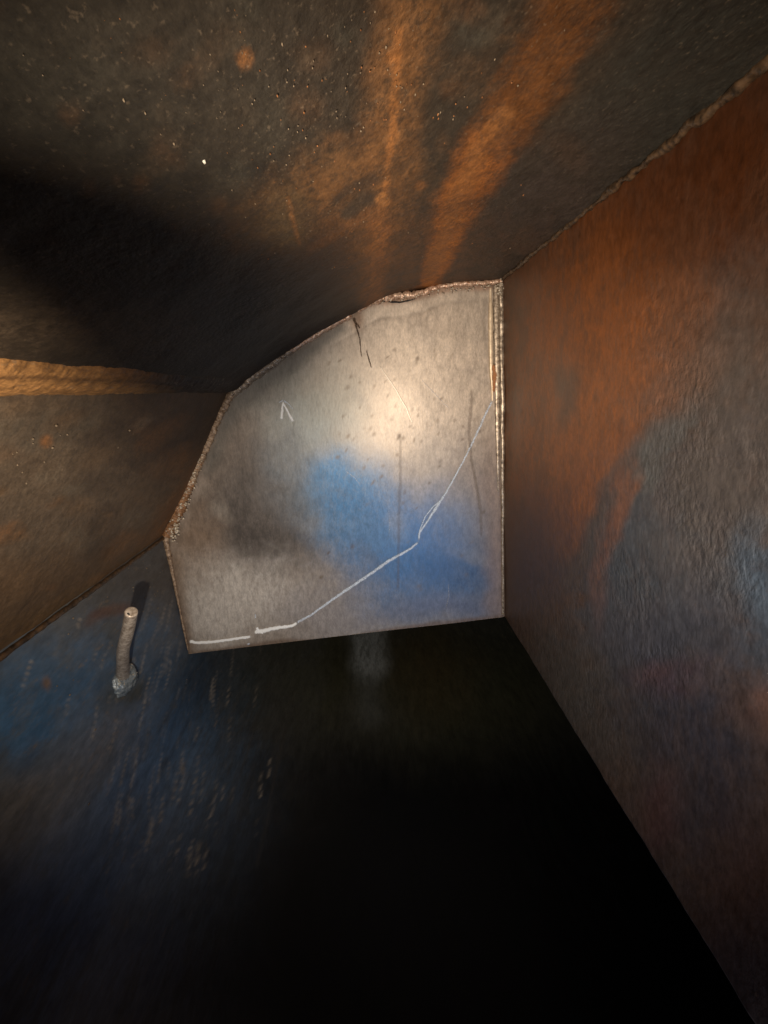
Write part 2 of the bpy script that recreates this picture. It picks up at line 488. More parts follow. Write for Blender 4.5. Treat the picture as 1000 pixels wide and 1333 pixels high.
# ================================================================== left wall
left_prof = [uv2(*q) for q in [(300, 505), (284, 540), (268, 578), (250, 622), (230, 664), (209, 702)]]
V, Fc, N, na = sheet(left_prof, -0.12, D + 0.012, 200, 300, disp=0.0020, dscale=24, seed=21, inward=CEN, smooth_it=60)
me = mesh_np('left_wall', V, Fc)
mk = [
    ('e', (60, 560, 150, 60, 0), 0.9, (0.14, 0.12, 0.092), 0.7, 0.4),
    ('e', (40, 660, 160, 50, -15), 0.9, (0.13, 0.115, 0.095), 0.6, 0.5),
    ('e', (120, 610, 170, 40, -15), 0.9, (0.15, 0.10, 0.06), 0.5, 0.6),
    ('e', (250, 560, 70, 70, -50), 0.9, (0.05, 0.03, 0.02), 0.85, 0.3),
    ('l', [(285, 575, 9), (255, 625, 12), (215, 690, 18)], 0.8, (0.24, 0.10, 0.035), 0.85, 0.4, 0.3),
    ('l', [(215, 705, 9), (130, 758, 12), (40, 815, 16), (-80, 880, 20)], 0.6, (0.20, 0.115, 0.05), 0.8, 0.3, 0.2),
    ('e', (60, 575, 8, 8, 0), 0.6, RUSTB, 0.6, 0.4, 0.3),
]
rs = random.Random(72)
for k in range(60):
    uu = rs.uniform(-10, 250); vv = rs.uniform(520, 800); w_ = rs.uniform(4, 20)
    mk.append(('e', (uu, vv, w_ * 1.6, w_ * .7, rs.uniform(-40, 0)), 0.7, rs.choice([(0.24, 0.14, 0.07), (0.21, 0.17, 0.12), (0.08, 0.055, 0.038), (0.28, 0.13, 0.05)]), rs.uniform(.2, .6), 0.7, 0.4))
two_layers(me, V, (0.17, 0.106, 0.060), mk, 31, 26)
set_f(me, 'coarse', 0.5 + 0.5 * sstep(-0.3, 0.5, fbm(V, 16, 2, 18)))
left_wall = link('side_panel', me, M_left)
left_wall['label'] = 'brown scaled steel panel at the left, between orange joint strip and blue black panel'
left_wall['category'] = 'steel panel'; left_wall['kind'] = 'thing'

# rusty joint strip where ceiling and left wall meet: a bulged crust laid along the fold
n_l, n_r = 620, 30
ys = np.concatenate([np.linspace(-0.1, 0.08, 20)[:-1], np.geomspace(0.08, D - 0.004, n_l - 19)])
cp = resample(ceil_prof, 330, 260); lpf = resample(left_prof, 200, 60)
seg = np.concatenate([cp[-23:-1], lpf[2:8]])
seg = resample(seg, n_r, 12)
tg = np.gradient(seg, axis=0); tg /= np.linalg.norm(tg, axis=1)[:, None]
ng = np.stack([-tg[:, 1], tg[:, 0]], 1)
if ng[12] @ (np.array(CEN) - seg[12]) < 0: ng = -ng
tz = np.linspace(-1, 1, n_r)
prof2 = seg + ng * (0.0042 * (1 - tz ** 4) - 0.0014)[:, None]
VV = np.array([(p[0], y, p[1]) for y in ys for p in prof2])
bump_ = fbm(VV, 330, 4, 41, 0.8) * 0.0016
bump_ = bump_ * np.tile(1 - 0.8 * tz ** 4, len(ys)); VV[:, 0] += bump_; VV[:, 2] += fbm(VV, 120, 3, 43) * 0.0012
me = mesh_np('joint_strip', VV, grid_faces(len(ys), n_r)[:, ::-1])
two_layers(me, VV, (0.58, 0.29, 0.10), [
    ('l', [(-50, 488, 2.5), (90, 494, 2.5), (235, 500, 2)], 0.9, (0.14, 0.07, 0.035), 0.55, 0.9, 0.5),
    ('e', (300, 500, 100, 70, 0), 0.5, (0.026, 0.013, 0.007), 0.98, 0.3)], 51, 10)  # dark end paints in the shadow that falls over the strip
set_f(me, 'coarse', np.ones(len(VV)))
M_joint = steel('rust_crust', rough=0.65, fine=500, fine_amt=0.5, grit=200, bump=0.6, bdist=0.0015, speck=0.5)
js = link('joint_strip', me, M_joint, left_wall)
js['label'] = 'crusty orange brown joint strip running along the top of the left wall'

# ================================================================== lower left wall (runs on under the plate)
A0 = Vector((uv2(213, 700)[0], D, uv2(213, 700)[1])); A1 = Vector((uv2(246, 851)[0], D, uv2(246, 851)[1]))
ad_ = (A1 - A0)
Aend = A0 + ad_ * 1.62
nA = Vector((0, 1, 0)).cross(ad_).normalized()
if nA.x < 0: nA = -nA
A_top = A0 - ad_ * 0.02
V, Fc, N, na = sheet([(A_top.x, A_top.z), (Aend.x, Aend.z), (Aend.x + 0.10, Aend.z - 0.006), (0.62, Aend.z - 0.02)], -0.12, 2.6, 380, 380, disp=0.0012, dscale=18, seed=61, inward=(0, 0), smooth_it=260)
me = mesh_np('lower_wall', V, Fc)
mk = [
    ('e', (190, 760, 70, 60, 0), 0.9, (0.10, 0.085, 0.073), 0.8, 0.2),
    ('e', (60, 930, 150, 75, -15), 0.8, (0.075,0.19,0.36), 0.9, 0.3),
    ('e', (240, 960, 90, 110, -10), 0.8, (0.10, 0.20, 0.36), 0.9, 0.6),
    ('e', (170, 870, 130, 60, -10), 0.9, (0.08, 0.14, 0.23), 0.7, 0.5),
    ('e', (200, 1080, 120, 110, 0), 0.9, (0.20, 0.32, 0.52), 0.85, 0.4),
    ('e', (80, 1010, 110, 40, -40), 0.8, (0.26, 0.22, 0.19), 0.8, 0.5),
    ('e', (40, 1090, 80, 60, 0), 0.8, (0.30, 0.27, 0.23), 0.8, 0.4),
    ('e', (150, 1140, 170, 90, -30), 0.9, (0.16, 0.22, 0.33), 0.75, 0.3),
    ('e', (140, 800, 22, 8, -10), 0.7, (0.18, 0.085, 0.05), 0.7, 0.5),
    ('e', (62, 888, 6, 8, 0), 0.7, (0.30, 0.17, 0.08), 0.7, 0.4, .3),
    ('e', (163, 905, 22, 22, 0), 0.8, (0.105, 0.10, 0.075), 0.8, 0.5),
    ('e', (100, 1250, 230, 120, -20), 0.9, (0.17, 0.22, 0.34), 0.9, 0.2),
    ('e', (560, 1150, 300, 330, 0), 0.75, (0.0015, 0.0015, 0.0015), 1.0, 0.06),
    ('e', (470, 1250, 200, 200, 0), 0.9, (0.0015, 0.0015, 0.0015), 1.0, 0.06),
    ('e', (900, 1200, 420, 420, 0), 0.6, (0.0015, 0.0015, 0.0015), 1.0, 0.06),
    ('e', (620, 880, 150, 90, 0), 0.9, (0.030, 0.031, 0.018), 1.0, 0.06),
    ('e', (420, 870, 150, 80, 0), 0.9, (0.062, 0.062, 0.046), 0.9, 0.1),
    ('l', [(480, 780, 19), (480, 840, 19), (481, 860, 22)], 0.75, (0.5, 0.55, 0.58), 0.65, 0.15, 0.1),
    ('l', [(480, 780, 12), (480, 900, 14), (482, 930, 16)], 1.0, (0.12, 0.13, 0.13), 0.4, 0.15, 0.1),
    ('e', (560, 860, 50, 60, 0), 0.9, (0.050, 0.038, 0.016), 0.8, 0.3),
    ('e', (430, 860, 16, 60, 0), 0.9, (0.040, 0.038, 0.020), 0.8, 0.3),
]
rs = random.Random(5)
for k in range(120):                                     # pale run marks that follow the rolling direction
    uu = rs.gauss(215, 55); vv = rs.uniform(780, 1120)
    du_, dv_ = uu - VPU, vv - VPV; L = math.hypot(du_, dv_); ln = rs.uniform(8, 36)
    a_ = rs.uniform(0.12, 0.55)
    du_ *= 0.30; L = math.hypot(du_, dv_)
    mk.append(('l', [(uu, vv, rs.uniform(.5, 1.0)), (uu + du_ / L * ln * 1.4, vv + dv_ / L * ln * 1.4, rs.uniform(.6, 1.7))], 0.9,
               (0.55, 0.47, 0.38), a_, 0.6, 0.3))
for k in range(14):
    uu = rs.uniform(250, 400); vv = rs.uniform(860, 960)
    du_, dv_ = uu - VPU, vv - VPV; L = math.hypot(du_, dv_); ln = rs.uniform(90, 220)
    mk.append(('l', [(uu, vv, 1.0), (uu + du_ / L * ln, vv + dv_ / L * ln, 2.2)], 0.9, (0.07, 0.062, 0.055), 0.28, 0.6, 0.2))
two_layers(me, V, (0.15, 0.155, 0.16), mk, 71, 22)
u_, v_ = proj(V)
set_f(me, 'coarse', (0.5 + 0.5 * sstep(-0.3, 0.5, fbm(V, 16, 2, 28))) * (1 - 0.97 * sstep(230, 400, u_ + 0.2 * (v_ - 900)) * sstep(790, 860, v_)))
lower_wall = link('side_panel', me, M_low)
lower_wall['label'] = 'blue black steel panel at the lower left that carries the bent rod stub'
lower_wall['category'] = 'steel panel'; lower_wall['kind'] = 'thing'
# lip where the left wall laps over the lower wall
lp = [(A0.x + 0.002, y, A0.z + 0.001) for y in (-0.1, 0.1, 0.3, 0.5, D - 0.004)]
VV, FF = tube_rough(lp, [0.0026, 0.0026, 0.0024, 0.0022], 400, 12, lump=0.5, lscale=110, seed=81)
link('seam_lip', mesh_np('seam_lip', VV, FF), M_weld_dark, left_wall)

# ================================================================== right wall
RT = uv2(653, 364); RB = uv2(657, 803)
V, Fc, N, na = sheet([RT, RB], -0.12, D + 0.006, 330, 330, disp=0.0015, dscale=16, seed=91, inward=CEN, thick=0.010)
me = mesh_np('right_wall', V, Fc)
mk = [
    ('e', (690, 480, 40, 150, 0), 0.9, (0.14, 0.085, 0.052), 0.8, 0.2),
    ('e', (770, 430, 95, 190, 15), 0.7, REDR, 0.9, 0.25),
    ('e', (735, 560, 60, 150, 20), 0.7, (0.34, 0.125, 0.045), 0.75, 0.4),
    ('e', (940, 230, 150, 180, 30), 0.9, (0.075, 0.020, 0.0035), 0.97, 0.2),
    ('e', (900, 705, 130, 195, 25), 0.4, GREY, 0.92, 0.45),
    ('l', [(880, 400, 45), (800, 560, 40), (738, 690, 20)], 0.6, (0.26, 0.095, 0.035), 0.7, 0.5, 0.7),
    ('e', (960, 560, 110, 200, 10), 0.7, (0.095, 0.078, 0.070), 0.85, 0.4),
    ('e', (850, 590, 24, 70, 30), 0.6, (0.095, 0.098, 0.10), 0.9, 0.4),
    ('e', (775, 690, 18, 80, 28), 0.6, (0.075, 0.068, 0.066), 0.8, 0.3),
    ('e', (742, 515, 11, 45, 18), 0.7, (0.105, 0.09, 0.075), 0.7, 0.4),
    ('e', (700, 720, 50, 80, 0), 0.8, (0.075, 0.052, 0.047), 0.8, 0.3),
    ('e', (815, 655, 14, 45, 8), 0.6, (0.21, 0.09, 0.05), 0.75, 0.5),
    ('e', (790, 745, 14, 70, 5), 0.7, (0.19, 0.085, 0.055), 0.6, 0.5),
    ('e', (880, 500, 70, 22, -30), 0.8, (0.17, 0.095, 0.065), 0.5, 0.7),
    ('e', (992, 800, 30, 80, 0), 0.8, (0.08, 0.13, 0.20), 0.8, 0.4),
    ('e', (900, 830, 110, 70, 0), 0.8, (0.070, 0.072, 0.090), 0.6, 0.4),
    ('e', (800, 830, 60, 40, 0), 0.8, (0.065, 0.066, 0.085), 0.7, 0.4),
    ('e', (880, 885, 40, 22, 0), 0.8, (0.17, 0.070, 0.065), 0.6, 0.5),
    ('e', (750, 900, 60, 90, -30), 0.9, (0.075, 0.068, 0.065), 0.8, 0.2),
    ('e', (910, 960, 80, 130, -15), 0.9, (0.030, 0.032, 0.052), 0.85, 0.3),
    ('e', (850, 1060, 30, 40, 0), 0.9, (0.10, 0.045, 0.042), 0.6, 0.3),
    ('e', (980, 1200, 70, 130, 0), 0.9, (0.085, 0.045, 0.038), 0.8, 0.2),
    ('e', (990, 920, 30, 30, 0), 0.9, (0.15, 0.08, 0.065), 0.7, 0.3),
]
two_layers(me, V, (0.115, 0.060, 0.036), [('e', (850, 960, 260, 190, 0), 0.8, (0.070, 0.058, 0.056), 0.9, 0.3)] + mk, 101, 34)
u_, v_ = proj(V)
pat = 0.35 + 0.65 * sstep(-0.25, 0.35, fbm(V, 22, 4, 95))
co = 0.08 + pat * 0.9 * sstep(700, 900, u_ + 0.25 * (v_ - 600)) * (1 - 0.85 * sstep(800, 1000, v_)) * sstep(150, 520, v_ + 0.25 * (u_ - 700))
set_f(me, 'coarse', co)
wv = fbm(np.stack([V[:, 1], V[:, 1] * 0, V[:, 1] * 0], 1), 60, 4, 97) * 0.0011
wt = sstep(RB[1] + 0.012, RB[1], V[:, 2]); V[:, 2] += wv * wt
me.vertices.foreach_set('co', V.astype(np.float32).ravel()); me.update()
right_wall = link('side_panel', me, M_right)
right_wall['label'] = 'right hand steel panel, orange rust above and pitted grey below, with a bare lower edge'
right_wall['category'] = 'steel panel'; right_wall['kind'] = 'thing'
# ragged seam weld between the ceiling and the right wall
sp = [(RT[0] - 0.0015, y, RT[1] - 0.0012) for y in (-0.1, 0.1, 0.3, 0.5, D - 0.004)]
VV, FF = tube_rough(sp, [0.0020, 0.0023, 0.0021, 0.0018], 900, 12, lump=1.7, lscale=230, seed=111, lstr=(1, .45, 1))
link('seam_weld', mesh_np('seam_weld', VV, FF), M_weld_dark, right_wall)

# ================================================================== the welded plate
plate = thing('steel_plate', 'bright bare steel plate across the end of the box with chalk line and arrow', 'steel plate',
              on_plate(450, 830))
inv = Vector(plate.location)


def child(name, me, mat):
    o = link(name, me, mat)
    me.transform(Matrix.Translation(-inv))
    o.parent = plate
    return o


# dense plate face clipped to the outline
outline = np.array([(on_plate(*q).x, on_plate(*q).z) for q in OUT])
oc = resample(np.concatenate([outline, outline[:1]]), 700)
bx0, bx1, bz0, bz1 = oc[:, 0].min(), oc[:, 0].max(), oc[:, 1].min(), oc[:, 1].max()


def inside(px, pz, poly):
    r = np.zeros(len(px), bool); j = len(poly) - 1
    for i in range(len(poly)):
        xi, zi = poly[i]; xj, zj = poly[j]
        c = ((zi > pz) != (zj > pz)) & (px < (xj - xi) * (pz - zi) / (zj - zi + 1e-12) + xi)
        r ^= c; j = i
    return r


rows = 300
zz = np.linspace(bz0 + 1e-5, bz1 - 1e-5, rows)
cols = 280
PV = []
for z in zz:                                     # one row of points from the left to the right outline
    xs = []
    for i in range(len(outline)):
        x1, z1 = outline[i]; x2, z2 = outline[(i + 1) % len(outline)]
        if (z1 - z) * (z2 - z) <= 0 and z1 != z2:
            xs.append(x1 + (x2 - x1) * (z - z1) / (z2 - z1))
    a, b = min(xs), max(xs)
    for t in np.linspace(0, 1, cols): PV.append((a + (b - a) * t, z))
PV = np.array(PV)
d2 = np.full(len(PV), 1e9)
for i in range(len(OUT) - 1):                    # distance to the welded sides (not the free bottom edge)
    x1, z1 = outline[i]; x2, z2 = outline[i + 1]
    ex, ez = x2 - x1, z2 - z1
    t = np.clip(((PV[:, 0] - x1) * ex + (PV[:, 1] - z1) * ez) / (ex * ex + ez * ez), 0, 1)
    d2 = np.minimum(d2, np.hypot(PV[:, 0] - x1 - t * ex, PV[:, 1] - z1 - t * ez))
P3 = np.stack([PV[:, 0], np.full(len(PV), D), PV[:, 1]], 1)
wob = fbm(P3, 25, 3, 141) * 0.004
top_w = sstep(on_plate(450, 560).z, on_plate(450, 420).z, PV[:, 1])
band = np.exp(-((d2 - 0.021 + wob) / 0.0026) ** 2) * top_w * sstep(on_plate(400, 500).x, on_plate(500, 500).x, PV[:, 0]) * (0.65 + 0.6 * fbm(P3, 40, 3, 149))


def buckle(P):
    """uneven plate, with a dish added to shift the lamp highlight sideways"""
    r2 = ((P[:, 0] - 0.012) ** 2 + (P[:, 2] + 0.035) ** 2) / 0.17 ** 2
    return fbm(P * np.array([1., 0, 1.]), 9, 3, 143) * 0.0010 + BK * (P[:, 0] - 0.012) * np.exp(-r2)


BK = -0.066  # added dish whose slope carries the torch highlight to the right
P3[:, 1] += buckle(P3) + 0.00022 * band - 0.0006 * np.exp(-(d2 / 0.012) ** 2)
Vf = P3; Vb = P3.copy(); Vb[:, 1] = D + 0.010
Fa = grid_faces(rows, cols); i = np.arange(rows * cols).reshape(rows, cols); k = rows * cols
E = []
for line in (i[0, ::-1], i[-1, :], i[:, 0], i[::-1, -1]):
    for a, b in zip(line[:-1], line[1:]): E.append((a, b, b + k, a + k))
V = np.concatenate([Vf, Vb]); Fc = np.concatenate([Fa, Fa[:, ::-1] + k, np.array(E)])
me = mesh_np('face', V, Fc)
mk = [
    ('e', (580, 470, 130, 110, 0), 0.9, (0.84, 0.69, 0.54), 0.85, 0.15),  # warm lamp glow towards the upper right, painted in as a paler tone
    ('e', (385, 545, 75, 50, -30), 0.8, (0.31, 0.36, 0.34), 0.6, 0.3),
    ('e', (340, 500, 70, 26, -35), 0.9, (0.25, 0.24, 0.21), 0.7, 0.3),
    ('e', (300, 590, 60, 60, 0), 0.9, (0.24, 0.18, 0.14), 0.8, 0.3),
    ('e', (354, 662, 92, 90, 10), 0.5, (0.080, 0.066, 0.058), 0.96, 0.2),
    ('e', (255, 710, 30, 50, 10), 0.8, (0.27, 0.185, 0.125), 0.8, 0.4),
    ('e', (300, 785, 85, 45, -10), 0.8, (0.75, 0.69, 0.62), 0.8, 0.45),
    ('e', (420, 800, 60, 30, -8), 0.8, (0.33, 0.30, 0.29), 0.7, 0.4),
    ('e', (450, 640, 90, 50, 45), 1.0, (0.22, 0.31, 0.40), 0.65, 0.2),
    ('l', [(435, 615, 30), (480, 665, 52), (535, 718, 66)], 1.0, (0.045, 0.20, 0.43), 0.95, 0.15),
    ('e', (595, 735, 100, 66, -5), 1.0, (0.042, 0.10, 0.21), 0.85, 0.2),
    ('e', (500, 690, 36, 26, 20), 0.9, (0.10, 0.20, 0.34), 0.8, 0.2),
    ('e', (585, 792, 80, 16, -5), 0.9, (0.14, 0.16, 0.23), 0.8, 0.3),
    ('e', (645, 690, 18, 130, 0), 0.8, (0.33, 0.22, 0.16), 0.7, 0.3),
    ('e', (625, 620, 20, 60, 0), 0.9, (0.33, 0.27, 0.23), 0.5, 0.3),
    ('l', [(268, 600, 14), (285, 555, 16), (305, 520, 18), (345, 490, 17), (395, 455, 12), (440, 428, 7)], 0.9, (0.11, 0.10, 0.085), 0.85, 0.3, 0.2),
    ('l', [(246, 851, 4), (450, 829, 3), (657, 803, 4)], 0.8, (0.17, 0.10, 0.06), 0.7, 0.6, 0.2),
    ('l', [(228, 735, 10), (246, 840, 8)], 0.9, (0.24, 0.16, 0.10), 0.7, 0.5, 0.2),
    ('l', [(480, 392, 5), (515, 391, 6), (548, 386, 4), (600, 374, 4), (648, 372, 5)], 0.9, (0.36, 0.17, 0.09), 0.6, 0.6, 0.2),
    ('e', (464, 416, 8, 16, 0), 0.8, (0.22, 0.11, 0.05), 0.8, 0.3, .2),
]
rs = random.Random(61)
for k_ in range(40):                                  # rubbed and greasy smudges
    mk.append(('e', (rs.uniform(250, 650), rs.uniform(400, 830), rs.uniform(6, 26), rs.uniform(5, 16), rs.uniform(0, 90)), 0.8,
               rs.choice([(0.17, 0.13, 0.10), (0.50, 0.44, 0.37), (0.22, 0.20, 0.19)]), rs.uniform(.08, .28), 0.8, 0.6))
rs = random.Random(12)
for k_ in range(75):                                  # small dark pits and flecks
    cu = rs.gauss(510, 45); cv = rs.gauss(530, 50)
    if k_ > 45: cu = rs.uniform(400, 640); cv = rs.uniform(420, 780)
    mk.append(('e', (cu, cv, rs.uniform(1.0, 2.4), rs.uniform(1.6, 4.0), rs.uniform(10, 60)), 0.7, (0.15, 0.10, 0.06), rs.uniform(.3, .8), 0.4, 0.1))
bb = np.concatenate([band, band])[:, None] * 0.40
ed = np.concatenate([d2, d2]); eb = (np.exp(-(ed / 0.006) ** 2) * 0.7)[:, None]
for nm_, th_ in (('stain_and_shade', 1.0), ('stain_and_shade_b', 0.72)):
    C = stains_and_shade(V, (0.36, 0.30, 0.245), mk, 151, 26, th_)
    C = C * (1 - bb) + np.array((0.20, 0.17, 0.14)) * bb
    C = C * (1 - eb) + np.array((0.17, 0.11, 0.07)) * eb
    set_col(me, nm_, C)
set_f(me, 'coarse', np.ones(len(V)))
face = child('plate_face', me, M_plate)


# ---- marks lying on the plate
def ribbon(name, pts, mat, n=80, seed=0, wob=0.0004, body=1.0, lift=0.0016, fade=True):
    """hand drawn mark: pts (u, v, halfwidth px)"""
    q = np.array([(on_plate(u, v).x, on_plate(u, v).z, w * 1.0 * D / F) for u, v, w in pts])
    p = resample(q, n)
    t = np.gradient(p[:, :2], axis=0); t /= np.linalg.norm(t, axis=1)[:, None] + 1e-12
    nn = np.stack([-t[:, 1], t[:, 0]], 1)
    P = np.stack([p[:, 0], np.zeros(n), p[:, 1]], 1)
    off = fbm(P, 130, 3, seed) * wob
    wl = 1 + 0.45 * fbm(P, 260, 3, seed + 1); wr = 1 + 0.45 * fbm(P, 260, 3, seed + 2)
    V = []; bd = []
    for i in range(n):
        c = p[i, :2] + nn[i] * off[i]
        for s in (-1, -0.55, 0, 0.55, 1):
            ww = p[i, 2] * (wl[i] if s < 0 else wr[i])
            e = c + nn[i] * ww * s
            V.append((e[0], D - lift - 0.00035 * (1 - abs(s)), e[1]))
            f = 1.0
            if fade: f = min(1, i / 4, (n - 1 - i) / 4)
            bd.append(body * (1 - abs(s) ** 3) * f)
    V = np.array(V); V[:, 1] += buckle(V)
    me = mesh_np(name, V, grid_faces(n, 5))
    set_f(me, 'body', np.array(bd))
    return child(name, me, mat)


o = ribbon('chalk_line', [(640, 520, 1.8), (628, 545, 2.0), (613, 578, 2.0), (598, 607, 1.6), (580, 640, 1.8), (566, 662, 2.6), (553, 682, 1.6), (546, 692, 2.0), (545, 704, 1.4)], M_chalk_thin, 160, 1)
ribbon('chalk_line', [(576, 648, 1.1), (564, 658, 1.1), (553, 672, 1.0), (546, 690, 1.0), (545, 697, .8)], M_chalk_thin, 60, 2)
ribbon('chalk_line', [(546, 704, 1.8), (530, 716, 2.4), (505, 730, 3.0), (480, 748, 2.8), (455, 765, 2.8), (430, 782, 2.6), (405, 800, 2.2), (385, 811, 2.4)], M_chalk_thin, 170, 3)
ribbon('chalk_line', [(388, 810, 2.0), (380, 814, 3.0), (360, 817, 3.4), (345, 820, 4.4), (335, 822, 4.2), (331, 824, 2.0)], M_chalk, 90, 4)
ribbon('chalk_line', [(334, 815, 1.8), (337, 821, 3.2), (344, 824, 2.0)], M_chalk, 30, 5)
ribbon('chalk_line', [(246, 834, 3.2), (260, 836, 3.0), (290, 833, 3.0), (328, 828, 2.8)], M_chalk, 110, 6)
ribbon('chalk_tick', [(333, 798, 1.1), (332.5, 805, 1.0)], M_chalk_thin, 20, 7)
ribbon('chalk_tick', [(322, 838, 1.6), (326, 837, 1.4)], M_chalk_thin, 20, 8)
arrow_lab = 'small chalk arrow head pointing up'
a1 = ribbon('arrow_stroke', [(369, 522, 1.8), (367, 530, 2.1), (366, 547, 2.1)], M_chalk, 40, 9)
ribbon('arrow_stroke', [(367, 523, 1.5), (374, 536, 1.8), (382, 550, 2.6)], M_chalk, 40, 10)
ribbon('arrow_stroke', [(368, 521, 1.6), (374, 525, 1.2), (382, 533, 1.0)], M_chalk_thin, 40, 11)
ribbon('arrow_stroke', [(362, 525, 1.0), (369, 520, 1.3)], M_chalk_thin, 20, 12)
ribbon('pale_scratch', [(494, 476, .8), (512, 502, 1.3), (528, 530, 1.5), (537, 552, 1.1)], M_chalk_warm, 90, 13, body=.75)
ribbon('pale_scratch', [(548, 494, .7), (565, 512, .8), (584, 532, .8)], M_chalk_thin, 60, 14, body=.6)
ribbon('pale_scratch', [(449, 612, .9), (462, 622, 1.0), (470, 632, .8)], M_chalk_thin, 40, 15, body=.7)
rs = random.Random(88)
for k_ in range(7):
    u0, v0 = rs.uniform(400, 600), rs.uniform(430, 760); a_ = rs.uniform(.6, 1.6); l_ = rs.uniform(15, 50)
    ribbon('pale_scratch', [(u0, v0, .3), (u0 + math.cos(a_) * l_ * .5, v0 + math.sin(a_) * l_ * .5, .5), (u0 + math.cos(a_ + .1) * l_, v0 + math.sin(a_ + .1) * l_, .3)], M_chalk_warm, 40, 50 + k_, body=.45)
ribbon('dark_scratch', [(460, 412, 2.4), (464, 425, 1.8), (468, 440, 1.2), (471, 466, .9)], M_scr, 70, 16)
ribbon('dark_scratch', [(463, 420, 1.6), (469, 428, 1.4)], M_scr, 30, 17)
ribbon('dark_scratch', [(477, 455, .8), (480, 467, 1.2), (484, 480, 1.2)], M_scr, 50, 18)
ribbon('dried_run', [(613, 505, 2.5), (612, 530, 3), (609, 560, 3.2), (613, 600, 2.8), (620, 635, 3), (625, 665, 3.6), (626, 700, 2)], M_run, 160, 19)
ribbon('dried_run', [(521, 560, 2), (521, 620, 3.0), (519, 680, 3.2), (518, 770, 2)], M_run, 160, 20, body=.85)

# ---- raised ridge beside the right edge, with the mark on its crest
rp = [tuple(on_plate(u, v, -0.001)) for u, v in [(638, 375), (638, 430), (638.5, 480), (640, 505), (640, 522)]]
VV, FF = tube_rough(rp, [0.0013, 0.0030, 0.0030, 0.0028, 0.0010], 200, 10, lump=0.16, lscale=110, seed=161, flat=0.55)
VV[:, 1] += buckle(VV)
child('weld_ridge', mesh_np('weld_ridge', VV, FF), plain('ridge_steel', (0.55, 0.42, 0.28), (0.85, 0.68, 0.48), rough=0.4, metal=0.3, scale=150))
rp = [tuple(on_plate(u, v, -0.001)) for u, v in [(646, 372), (646, 450), (646.5, 540), (648, 640)]]
VV, FF = tube_rough(rp, [0.0045, 0.004, 0.003, 0.001], 200, 10, lump=0.3, lscale=90, seed=162, flat=0.35)
VV[:, 1] += buckle(VV)
child('weld_ridge', mesh_np('weld_ridge', VV, FF), M_weld)
ribbon('rust_smear', [(640, 474, 2), (642, 488, 4), (641, 500, 3), (640, 512, 2)], chalk_mat('rust_smear', (0.45, 0.20, 0.09), 0.7), 50, 22, lift=0.0045)

# ---- welds round the plate
def weld(name, uvs, rad, n, mat, lump=0.45, lscale=170, seed=0, ripple=0.2, rip=40, dy=-0.003, flat=0.9, lstr=(1, 1, 1)):
    pts = [tuple(on_plate(u, v, dy)) for u, v in uvs]
    VV, FF = tube_rough(pts, [r * D / F for r in rad], n, 14, lump=lump, lscale=lscale, seed=seed, ripple=ripple, rip_n=rip, flat=flat, lstr=lstr)
    VV = VV.copy(); VV[:, 1] += buckle(VV)
    return child(name, mesh_np(name, VV, FF), mat)


weld('weld_bead', [(651, 370), (652, 450), (653, 560), (654, 680), (655, 800)], [4.0, 3.2, 2.8, 2.2, 1.8, 1.4], 520, M_weld, 0.55, 170, 171, .04, 50, lstr=(1, 1, .3))
weld('weld_bead', [(653, 366), (625, 369), (598, 370), (572, 373), (560, 377), (550, 383)], [3.0, 2.6, 2.8, 2.6, 2.6, 3.4], 300, M_weld_warm, 0.6, 220, 172, .05)
weld('weld_bead', [(551, 381), (536, 384), (515, 386), (494, 388), (480, 394), (465, 404)], [3.0, 4.0, 5, 5, 4, 3.0], 320, M_weld_warm, 0.8, 260, 173, .05)
weld('weld_bead', [(457, 409), (435, 421), (405, 438), (378, 456)], [4.0, 4.6, 4.0, 3.4], 260, M_weld_warm, 0.65, 160, 174, .05)
weld('weld_bead', [(380, 455), (350, 475), (320, 496), (300, 512)], [3.8, 5, 6, 6], 240, M_weld, 0.7, 230, 175)
weld('weld_bead', [(301, 511), (284, 542), (270, 577), (256, 608), (242, 642)], [5, 4.6, 4.4, 5, 6], 300, M_weld_brown, 0.6, 200, 176)
weld('weld_bead', [(262, 596), (248, 628), (238, 652), (226, 676), (217, 698)], [2.6, 4.4, 6, 7.5, 7], 260, M_weld_rust, 0.8, 260, 177)
weld('weld_bead', [(215, 698), (222, 735), (233, 788), (245, 846)], [4.5, 2.0, 1.3, 1.2], 260, M_weld_brown, 0.6, 240, 178, .05, lstr=(1, 1, .4))
# crack-like slag under the thick top bead
weld('slag_line', [(478, 398), (500, 392), (520, 394), (540, 390)], [0.5, 1.0, 1.0, 0.5], 120, M_hole, 0.6, 300, 179, 0, 1, dy=-0.0035)
# pale crust at the left corner and along the bead
rs = random.Random(33); pts = []
for k in range(190):
    t = rs.random() ** 1.7
    u = 224 + t * 42 + rs.gauss(0, 4.2 * (1 - .6 * t)); v = 696 - t * 118 + rs.gauss(0, 5)
    pts.append((tuple(on_plate(u, v, -0.006 - rs.random() * 0.004)), rs.uniform(.0006, .0021) * (1.15 - .6 * t), None))
beads_o = beads('slag_crust', pts, M_crust, None, 3, buckle); beads_o.data.transform(Matrix.Translation(-inv)); beads_o.parent = plate
pts = []
for k in range(70):
    t = rs.random()
    u = 300 + t * 150 + rs.gauss(0, 2); v = 508 - t * 95 + rs.gauss(0, 2.5)
    pts.append((tuple(on_plate(u, v, -0.006)), rs.uniform(.0004, .0012), None))
for k in range(90):
    t = rs.random(); u = 480 + t * 172; v = (392 - t * 22) + rs.gauss(0, 2.4)
    pts.append((tuple(on_plate(u, v, -0.007)), rs.uniform(.0004, .0013), None))
